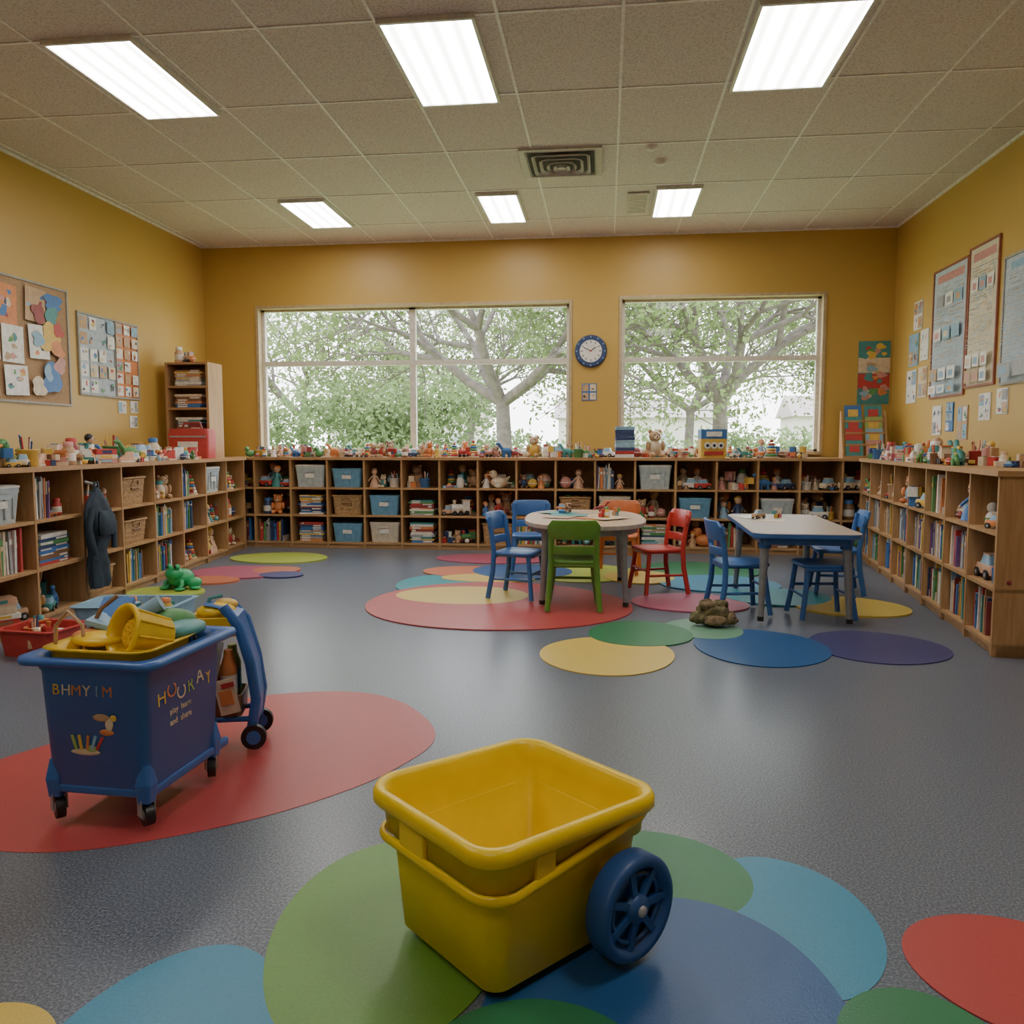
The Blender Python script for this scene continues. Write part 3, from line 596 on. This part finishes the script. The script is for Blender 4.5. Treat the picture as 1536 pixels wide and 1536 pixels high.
# ------------------------------------------------------------------ posters
CORK=plain('corkboard',(.42,.27,.15),.9,var=.25,scale=120)
def poster(name,M,w,h,bg,frame=None,style='sheets',n=8,seed=0):
    r=random.Random(seed); mb=MB(); mb.T=M
    mb.b2(0,w,0,h,0.001,.008,bg)
    if frame:
        t=.018; mb.b2(-t,0,-t,h+t,.001,.018,frame);mb.b2(w,w+t,-t,h+t,.001,.018,frame);mb.b2(0,w,-t,0,.001,.018,frame);mb.b2(0,w,h,h+t,.001,.018,frame)
    z=[.0085]
    def q(x0,x1,y0,y1,c,rot=0):
        z[0]+=.0003
        mb.box((0,0,0),(x1-x0,y1-y0,.0006),c,TR((x0+x1)/2,(y0+y1)/2,z[0],rot))
    def blobq(x,y,rx,ry,c):
        z[0]+=.0003; p1,p2=r.uniform(0,6),r.uniform(0,6)
        pts=[(x+rx*(1+.25*math.sin(2*a+p1)+.18*math.sin(5*a+p2))*math.cos(a),y+ry*(1+.2*math.sin(3*a+p2))*math.sin(a),z[0]) for a in [2*pi*i/24 for i in range(24)]]
        mb.loft([pts,[(a,b,c2+.0002) for a,b,c2 in pts]],c,smooth=False)
    cols=['red','orange','yellow','green','blue','lightblue','teal','pink','cream','tan','navy']
    soft=['paper','white','paper','cream','lightblue','tan','grey']
    if style=='text':
        q(w*.1,w*.9,h*.90,h*.96,r.choice(['tan','lightblue','pink']))
        y=h*.86
        while y>.04:
            if r.random()<.10:
                bh=min(.11,y-.02)
                for k in range(3): q(w*(.1+.28*k),w*(.33+.28*k),y-bh,y,r.choice(soft)); q(w*(.14+.28*k),w*(.27+.28*k),y-bh*.8,y-bh*.3,r.choice(['tan','lightblue','pink','grey','cream']))
                y-=bh+.02; continue
            x=.08*w
            while x<w*.88:
                l=r.uniform(.02,.07)
                if r.random()<.75: q(x,min(w*.92,x+l),y-.007,y,r.choice(['grey','grey','tan','lightblue']))
                x+=l+.012
            y-=r.choice([.022,.026,.04])
    elif style=='photo':
        gx,gy=n,max(1,int(n*h/w))
        for i in range(gx):
            for j in range(gy):
                a=w/gx;b=h/gy
                if r.random()<.85: q(a*(i+.1),a*(i+.9),b*(j+.1),b*(j+.9),r.choice(soft))
                for k in range(3):
                    if r.random()<.7: blobq(a*(i+r.uniform(.25,.75)),b*(j+r.uniform(.25,.75)),a*r.uniform(.06,.2),b*r.uniform(.05,.18),r.choice(cols+['skin','darkgrey','grey','maroon']))
    elif style=='pic':
        for i in range(4): q(0,w,h*i/4,h*(i+1)/4-.01,['teal','red','cream','teal'][i])
        for i in range(n):
            x=r.uniform(.15,.85)*w;y=r.uniform(.08,.92)*h;ss=r.uniform(.07,.17)*w
            blobq(x,y,ss,ss*.8,r.choice(cols))
    else:
        for (x,y,pw,ph,c) in [(.35,.62,.2,.28,'orange'),(.6,.6,.26,.34,'cream'),(.92,.60,.22,.32,'orange'),(.36,.3,.24,.26,'paper'),(.66,.30,.26,.28,'white'),(.95,.30,.24,.30,'paper'),(.38,.04,.22,.24,'tan'),(.66,.03,.24,.24,'white'),
                              (1.22,.66,.24,.28,'tan'),(1.24,.36,.24,.28,'paper'),(.95,.04,.26,.24,'paper')]:
            rot=r.uniform(-.1,.1); q(x,x+pw,y,y+ph,c,rot)
            for k in range(7):
                a=r.uniform(.15,.85)*pw;b=r.uniform(.15,.85)*ph; blobq(x+a,y+b,pw*r.uniform(.05,.16),ph*r.uniform(.04,.12),r.choice(cols+['skin','darkgrey','maroon']))
        for (x,y,rx,ry,c) in [(1.55,.86,.13,.07,'blue'),(1.52,.72,.09,.10,'teal'),(1.50,.55,.13,.12,'yellow'),(1.58,.46,.08,.07,'orange'),(1.36,.74,.08,.08,'maroon'),(1.35,.52,.08,.06,'lightblue'),(1.5,.20,.14,.13,'blue'),(1.45,.25,.05,.07,'lightblue'),(1.6,.32,.07,.07,'pink'),(1.33,.12,.09,.08,'cream'),(1.6,.62,.06,.06,'red')]: blobq(x,y,rx,ry,c)
    return mb.obj(name)
def ML(y,z): return Matrix(((0,0,1,XL),(1,0,0,y),(0,1,0,z),(0,0,0,1)))
def MR(y,z): return Matrix(((0,0,-1,XR),(-1,0,0,y),(0,1,0,z),(0,0,0,1)))
def MBk(x,z): return Matrix(((1,0,0,x),(0,0,-1,YB),(0,1,0,z),(0,0,0,1)))
GF=plain('board_frame_grey',(.35,.33,.28),.5); RF=plain('poster_frame_red',(.32,.10,.06),.5)
PAPB=plain('poster_bluepaper',(.46,.53,.58),.6); PAPW=plain('poster_cream',(.70,.62,.46),.6)
poster('bulletin_board',ML(4.95,1.52),1.75,.98,CORK,GF,'sheets',18,3)
poster('wall_poster',ML(6.86,1.63),.52,.72,PAPB,GF,'photo',4,4); poster('wall_poster',ML(7.405,1.63),.36,.72,P('orange'),GF,'photo',3,9)
poster('wall_poster',MR(8.12,1.61),.70,1.15,PAPB,RF,'text',8,5); poster('wall_poster',MR(7.37,1.66),.50,1.14,PAPW,RF,'text',8,6); poster('wall_poster',MR(6.75,1.64),.85,.95,PAPB,GF,'text',8,7)
for i,(y,z,w_,h_) in enumerate([(8.62,2.3,.22,.28),(8.72,1.95,.25,.32),(8.42,1.98,.2,.3),(8.75,1.58,.26,.33),(8.44,1.62,.22,.3),(8.05,1.25,.2,.27),(7.75,1.28,.16,.26),(7.5,1.2,.2,.3),(7.1,1.36,.2,.22),(6.8,1.4,.18,.2)]):
    poster('pinned_drawing',MR(y,z),w_,h_,P(['paper','lightblue','paper','white','cream','paper','blue','tan','paper','white'][i]),None,'photo',2,20+i)
for i,(y,z) in enumerate([(7.42,1.47),(7.6,1.33),(7.62,1.48)]): poster('pinned_drawing',ML(y,z),.13,.12,P('paper'),None,'photo',2,40+i)
poster('art_print',MBk(2.72,1.6),.33,.68,P('teal'),None,'pic',22,8)
poster('small_picture',MBk(-.28,1.66),.17,.19,P('blue'),None,'photo',2,12)
# clock
mb=MB(); mb.T=MBk(-.18,2.21); R_=.18
mb.lathe([(R_,.001),(R_,.03),(R_-.012,.042),(R_-.035,.036)],'navy',n=40); mb.lathe([(R_-.055,.036),(R_-.055,.0375)],'white',n=32)
for i in range(12):
    a=pi/6*i; x,y=.102*math.sin(a),.102*math.cos(a); mb.box((0,0,0),(.008,.025,.001),'black',TR(x,y,.0385,-a)); mb.box((0,0,0),(.012,.016,.001),'lightblue',TR(x*1.55,y*1.55,.0425,-a))
mb.box((0,0,0),(.010,.075,.002),'black',TR(.025,.02,.041,-.95)); mb.box((0,0,0),(.007,.1,.002),'black',TR(-.035,.02,.0425,1.1)); mb.cyl((0,0,.038),(0,0,.046),.01,'red')
mb.obj('wall_clock')
# book display rack
e=MB(); T=TR(2.50,8.80,SH+.001,-.12); e.T=T
for k in range(4):
    z=k*.125; y=.02+k*.055
    e.box((.2,y,z+.012),(.42,.06,.02),OAK); 
    for j in range(2):
        e.box((0,0,0),(.17,.012,.17),rnd.choice(['red','teal','orange','blue','lime','cream','pink','lightblue']),TR(.1+j*.2,y+.03,z+.1,rx=-.25)); e.box((0,0,0),(.1,.003,.08),rnd.choice(['yellow','white','skin','red']),TR(.1+j*.2,y+.021,z+.1,rx=-.25))
for x in (-.015,.415): e.add([(x-.008,-.01,0),(x-.008,.26,0),(x-.008,.26,.5),(x-.008,.20,.5),(x+.008,-.01,0),(x+.008,.26,0),(x+.008,.26,.5),(x+.008,.20,.5)],[(0,1,2,3),(7,6,5,4),(0,3,7,4),(1,5,6,2),(2,6,7,3),(0,4,5,1)],OAKV)
e.obj('book_display_rack')
mb=MB(); mb.T=TR(.2,8.72,SH+.001)
for k in range(9): mb.box((0,0,0),(.2,.16,.035),rnd.choice(['navy','blue','red','lightblue','white','navy']),TR(0,0,.018+k*.037,rnd.uniform(-.1,.1)))
mb.obj('stacked_game_boxes')
mb=MB(); mb.T=TR(1.12,8.72,SH+.001,.1)
mb.loft([rrect(.26,.16,.02,3,0),rrect(.28,.18,.02,3,.2)],'yellow',smooth=False); mb.box((0,0,.25),(.27,.17,.10),'blue')
for x in (-.07,0.0,.07): mb.cyl((x,-.09,.13),(x,-.1,.13),.035,'white',n=12); mb.cyl((x,-.1,.13),(x,-.104,.13),.016,'black',n=10)
mb.box((0,-.09,.05),(.2,.01,.04),'red'); mb.box((0,-.09,.25),(.16,.012,.05),'white'); mb.obj('toy_carton')
mb=MB(); t_teddy(mb,TR(.52,8.74,SH+.001,.3),.28); mb.obj('teddy_bear')
mb=MB(); t_teddy(mb,TR(-.78,8.74,SH+.001,-.2),.22);mb.obj('teddy_bear')
# ------------------------------------------------------------------ yellow wheeled bin
YEL=plain('bin_yellow_plastic',(.88,.62,.01),.33,var=.04,scale=8,spec=.5)
WB=plain('wheel_blue_plastic',(.022,.08,.26),.4,var=.05)
e=empty('yellow_wheeled_bin',(0,0,0)); T=TR(-.208,1.812,MZ,math.radians(47),1.05)
def rz_(ring,f): return [(x,y,z+f(x,y)) for x,y,z in ring]
wv=lambda x,y: .006*math.cos(x*9)-.012*max(0,min(1,(x-.02)/.15))+(-.014*math.exp(-((x-.02)/.07)**2) if y<-.1 else 0)
mb=MB(); mb.T=T
rr=[rrect(.365,.315,.03,8,.0),rrect(.40,.345,.04,8,.012),rrect(.425,.375,.04,8,.20),rrect(.43,.38,.04,8,.225),rrect(.458,.408,.05,8,.232)]
rr+=[rz_(rrect(.468,.418,.055,8,.295),wv),rz_(rrect(.500,.450,.07,8,.297),wv),rz_(rrect(.514,.464,.075,8,.306),wv),rz_(rrect(.514,.464,.075,8,.324),wv),rz_(rrect(.502,.452,.07,8,.336),wv),rz_(rrect(.475,.425,.06,8,.336),wv),rz_(rrect(.458,.408,.055,8,.326),wv),rz_(rrect(.446,.396,.05,8,.29),wv)]
rr+=[rrect(.432,.382,.045,8,.225),rrect(.41,.36,.04,8,.21),rrect(.38,.33,.04,8,.03),rrect(.335,.28,.03,8,.015)]
mb.loft(rr,YEL); mb.obj('tub',e)
mb=MB(); mb.T=T
pts=[(x,y,.226+.060*max(0,(x+.02)/.24)) for x,y,_ in rrect(.478,.428,.065,8,0)]
mb.tube(pts,.008,YEL,8,closed=True,flat=(.012,.008))
mb.box((-.10,-.212,.262),(.05,.012,.06),YEL); mb.box((-.237,.05,.262),(.012,.09,.06),YEL)
for q in (-1,1):
    mb.box((.12,q*.188,.12),(.08,.018,.15),YEL); mb.cyl((.12,q*.18,.113),(.12,q*.255,.113),.016,'grey',n=12)
mb.obj('handle_and_axle',e,bevel=.003)
for q in (-1,1):
    mb=MB(); mb.T=T@TR(.118,q*.245,.113,rx=-q*pi/2)
    R_=.113
    mb.lathe([(R_-.03,-.03),(R_-.006,-.03),(R_,-.022),(R_,.020),(R_-.006,.028),(R_-.022,.028),(R_-.028,.012),(R_-.034,.010)],WB,n=44,cap0=False,cap1=False)
    mb.lathe([(R_-.03,-.03),(R_-.035,-.01),(R_-.03,.004)],WB,n=44,cap1=True,cap0=True)
    mb.lathe([(.032,.004),(.030,.026),(.014,.032)],WB,n=20); mb.lathe([(.013,.028),(.011,.037),(.004,.039)],'grey',n=14)
    mb.torus((0,0,.012),.072,.006,WB,32,6)
    for k in range(7):
        a=2*pi*k/7; mb.box((0,0,0),(.066,.015,.018),WB,TR(.058*math.cos(a),.058*math.sin(a),.012,a))
    mb.obj('wheel_1' if q<0 else 'wheel_2',e)
# ------------------------------------------------------------------ blue cart
CB=plain('cart_blue_plastic',(.035,.13,.42),.36,var=.05,scale=6)
e=empty('rolling_toy_cart'); T=TR(-1.50,2.37,MZ,math.radians(-3)); mb=MB(); mb.T=T
W_,D_=.37,.44; z0,z1=.10,.52
rr=[rrect(W_*.86,D_*.88,.03,5,z0),rrect(W_*.89,D_*.91,.035,5,z0+.01),rrect(W_*.97,D_*.975,.035,5,z1-.05),rrect(W_,D_,.04,5,z1-.045),rrect(W_,D_,.04,5,z1-.03),rrect(W_+.09,D_+.05,.04,5,z1-.028),rrect(W_+.10,D_+.06,.045,5,z1-.018),rrect(W_+.09,D_+.05,.04,5,z1-.006),rrect(W_-.01,D_-.02,.04,5,z1-.008),rrect(W_-.03,D_-.05,.035,5,z1-.06),rrect(W_*.8,D_*.82,.03,5,z0+.03)]
mb.loft(rr,CB); mb.obj('tub',e)
mb=MB(); mb.T=T
for qx in (-1,1):
    for qy in (-1,1):
        x,y=qx*W_*.405,qy*D_*.415
        mb.loft([[(x+a*.02,y+b*.02,.075) for a,b in ((1,1),(-1,1),(-1,-1),(1,-1))],[(x+a*.025,y+b*.025,.13) for a,b in ((1,1),(-1,1),(-1,-1),(1,-1))],[(x+a*.015,y+b*.015,.19) for a,b in ((1,1),(-1,1),(-1,-1),(1,-1))]],CB,smooth=False)
mb.b2(W_*.40,W_*.46,-D_*.44,D_*.60,.085,.115,CB); mb.b2(-W_*.46,-W_*.40,-D_*.44,D_*.44,.085,.115,CB)
mb.b2(-W_*.42,W_*.42,-D_*.46,-D_*.42,.09,.12,CB)
mb.obj('frame',e,bevel=.008)
mb=MB(); mb.T=T
for qx in (-1,1):
    for qy in (-1,1):
        x,y=qx*W_*.40,qy*D_*.41
        L=TR(x,y,0,rnd.uniform(.5,1.4))
        mb.cyl((-.013,0,.036),(.013,0,.036),.035,'black',n=18,L=L); mb.cyl((-.016,0,.036),(.016,0,.036),.016,'grey',n=12,L=L)
        mb.box((-.02,0.005,.055),(.004,.03,.05),'grey',L); mb.box((.02,.005,.055),(.004,.03,.05),'grey',L); mb.box((0,.005,.08),(.044,.034,.006),'grey',L)
mb.obj('casters',e)
def hy(z): return D_/2*(.91+.065*(z-.11)/.36)+.0015
def hx(z): return W_/2*(.89+.08*(z-.11)/.36)+.0015
def text(s,L,size,mat,parent):
    cu=bpy.data.curves.new('lettering','FONT'); cu.body=s; cu.size=size; cu.extrude=.0008; cu.align_x='CENTER'; cu.materials.append(mat); o=bpy.data.objects.new('lettering',cu); scene.collection.objects.link(o); o.parent=parent; o.matrix_world=L
for i,ch in enumerate('BHMYIM'):
    text(ch,T@TR(-.115+i*.034,-hy(.42),.40,rx=pi/2-.04),.046,P(['yellow','cream','orange','cream','lightblue','orange'][i]),e)
for i,ch in enumerate('HOORAY'):
    z=.355+.012*math.sin(i*2)
    text(ch,T@Matrix.Translation((hx(z+.02),-.13+i*.052,z))@Matrix.Rotation(pi/2,4,'Z')@Matrix.Rotation(pi/2-.04,4,'X'),.066,P(['yellow','orange','cream','lime','cream','yellow'][i]),e)
for i,s_ in enumerate(['play  learn','and  share']):
    text(s_,T@Matrix.Translation((hx(.31),-.03,.31-.035*i))@Matrix.Rotation(pi/2,4,'Z')@Matrix.Rotation(pi/2-.04,4,'X'),.028,P('cream'),e)
mb=MB(); mb.T=T
# decal: toy parrot above a tray of crayons
for (x,z,rx,rz2,c) in [(.03,.335,.028,.012,'tan'),(.055,.315,.014,.022,'cream'),(.045,.29,.024,.010,'orange'),(.07,.335,.012,.010,'yellow'),(-.03,.225,.05,.010,'cream'),(-.01,.235,.02,.012,'lime')]:
    mb.sph((x,-hy(z),z),(rx,.003,rz2),c,12,6)
for k,(x,c,a) in enumerate([(-.065,'lime',-.3),(-.045,'yellow',-.15),(-.02,'orange',.1),(.0,'lightblue',.3),(.02,'red',.5)]): mb.box((0,0,0),(.009,.004,.045),c,TR(x,-hy(.255),.255,ry=a))
mb.obj('decal',e)
mb=MB(); mb.T=T@TR(0,0,-.01)
YT=plain('toy_yellow',(.82,.55,.02),.35,var=.05)
mb.loft([rrect(.3,.26,.05,4,.42,cy=-.06),rrect(.34,.28,.06,4,.535,cy=-.06),rrect(.37,.31,.06,4,.545,cy=-.06),rrect(.3,.24,.05,4,.54,cy=-.06),rrect(.26,.20,.05,4,.50,cy=-.06)],YT)
L=TR(.075,-.10,.575,-.5,1,rx=1.25)
mb.lathe([(.055,-.10),(.062,-.095),(.078,.03),(.088,.035),(.088,.045),(.074,.045),(.066,.02),(.05,-.085)],YT,n=24,L=L)
for k in range(10):
    a=2*pi*k/10; mb.tube([(.063*math.cos(a),.063*math.sin(a),-.09),(.079*math.cos(a),.079*math.sin(a),.03)],.004,YT,5,L=L)
mb.lathe([(.05,-.02),(.062,.0),(.04,.02)],plain('toy_mesh',(.70,.42,.03),.6,var=.4,scale=120),n=16,L=L)
mb.sph((.12,.08,.55),(.065,.10,.028),'teal'); mb.sph((-.12,.12,.56),(.10,.08,.04),'blue'); mb.sph((.04,.16,.56),(.08,.05,.04),'green')
mb.tube([(-.17,-.14,.52),(-.165,-.14,.60),(-.13,-.13,.645),(-.09,-.12,.60),(-.085,-.12,.52)],.006,'tan',6)
mb.tube([(-.15,-.02,.54),(-.13,.02,.62),(-.09,.05,.66)],.008,'brown',6); mb.cyl((-.1,.10,.56),(.0,.15,.62),.02,'lightblue',.03)
mb.box((0,0,0),(.14,.16,.015),'lightblue',TR(-.1,.05,.57,.3,ry=.3)); mb.box((0,0,0),(.1,.1,.02),'blue',TR(-.15,.12,.6,.3,rx=.5))
mb.sph((-.06,-.08,.55),(.09,.07,.02),YT); mb.sph((-.13,-.05,.55),(.04,.05,.02),'orange')
T2=mb.T
for k in range(6): rnd.choice([t_car,t_blocks,t_dino])(mb,T2@TR(rnd.uniform(-.13,.12),rnd.uniform(-.02,.16),.50,rnd.uniform(0,6)),rnd.uniform(.07,.1))
mb.obj('toys',e)
# caddy behind
e=empty('supply_caddy'); T=TR(-1.45,2.86,MZ,math.radians(16),.93); mb=MB(); mb.T=T
def strip(pts,thk,mat):
    rings=[[(x-thk,-w/2,z),(x+thk,-w/2,z),(x+thk,w/2,z),(x-thk,w/2,z)] for (x,z,w) in pts]
    mb.loft(rings,mat,smooth=False)
strip([(.10,.05,.08),(.125,.10,.15),(.135,.2,.17),(.12,.34,.17),(.09,.45,.17),(.06,.54,.15),(.01,.575,.13),(-.05,.585,.10)],.016,CB)
for q in (-1,1):
    mb.tube([(.12,q*.08,.08),(.14,q*.085,.2),(.12,q*.085,.35),(.08,q*.085,.5),(.02,q*.07,.58)],.022,CB,8)
    mb.tube([(-.12,q*.08,.12),(-.09,q*.085,.3),(-.06,q*.08,.5)],.010,CB,8); mb.tube([(-.12,q*.08,.12),(.12,q*.085,.12)],.012,CB,8)
    mb.cyl((.13,q*.09,.05),(.13,q*.115,.05),.05,'black',n=22); mb.cyl((.13,q*.087,.05),(.13,q*.12,.05),.028,CB,n=16)
    mb.cyl((-.12,q*.08,.035),(-.12,q*.10,.035),.034,'black',n=16)
mb.loft([rrect(.16,.17,.02,3,.13),rrect(.17,.18,.02,3,.22),rrect(.155,.165,.02,3,.22),rrect(.15,.15,.02,3,.15)],P('brown'),smooth=False)
mb.loft([rrect(.17,.17,.02,3,.46,-.02),rrect(.19,.19,.03,3,.54,-.02),rrect(.17,.17,.02,3,.54,-.02),rrect(.15,.15,.02,3,.47,-.02)],YT,smooth=False)
mb.obj('frame',e,bevel=.003)
mb=MB(); mb.T=T
for k in range(4):
    x=-.05+k%2*.08; y=-.05+k//2*.09
    mb.lathe([(.03,.17),(.034,.19),(.034,.33),(.02,.37),(.018,.40)],['white','orange','cream','lime'][k],(x,y,0),n=12); mb.lathe([(.0345,.22),(.0345,.30)],['red','white','orange','teal'][k],(x,y,0),n=12,cap0=False,cap1=False)
mb.box((0,0,0),(.085,.02,.17),'grey',TR(-.035,-.098,.37,ry=.2)); mb.box((0,0,0),(.06,.004,.10),'lime',TR(-.035,-.110,.38,ry=.2)); mb.box((0,0,0),(.075,.02,.14),'cream',TR(.03,-.1,.22,ry=-.2)); mb.box((0,0,0),(.05,.004,.06),'orange',TR(.03,-.112,.22,ry=-.2)); mb.box((0,0,0),(.05,.004,.02),'red',TR(.035,-.112,.27,ry=-.2))
mb.sph((-.02,0,.55),(.08,.07,.035),YT); mb.sph((.01,.04,.57),(.05,.04,.025),'yellow'); mb.tube([(-.08,0,.5),(-.05,.02,.60),(0,.03,.61)],.008,'teal')
mb.obj('supplies',e)
# ------------------------------------------------------------------ camera
ph=math.atan(101/1200); th=math.atan(0.1175*math.cos(ph))
F=Vector((-math.sin(th)*math.cos(ph),math.cos(th)*math.cos(ph),-math.sin(ph))); R=Vector((math.cos(th),math.sin(th),0)); U=R.cross(F)
cd=bpy.data.cameras.new('camera'); cd.sensor_width=36; cd.sensor_fit='HORIZONTAL'; cd.lens=36*1200/1536; cd.clip_start=.05; cd.clip_end=300
co=bpy.data.objects.new('camera',cd); scene.collection.objects.link(co)
co.matrix_world=Matrix(((R.x,U.x,-F.x,0),(R.y,U.y,-F.y,0),(R.z,U.z,-F.z,1.16),(0,0,0,1))); scene.camera=co
try:
    scene.view_settings.view_transform='AgX'; scene.view_settings.look='AgX - Base Contrast'
except Exception as ex: print(ex)
scene.view_settings.exposure=1.3
print('verts',sum(len(o.data.vertices) for o in bpy.data.objects if o.type=='MESH'))
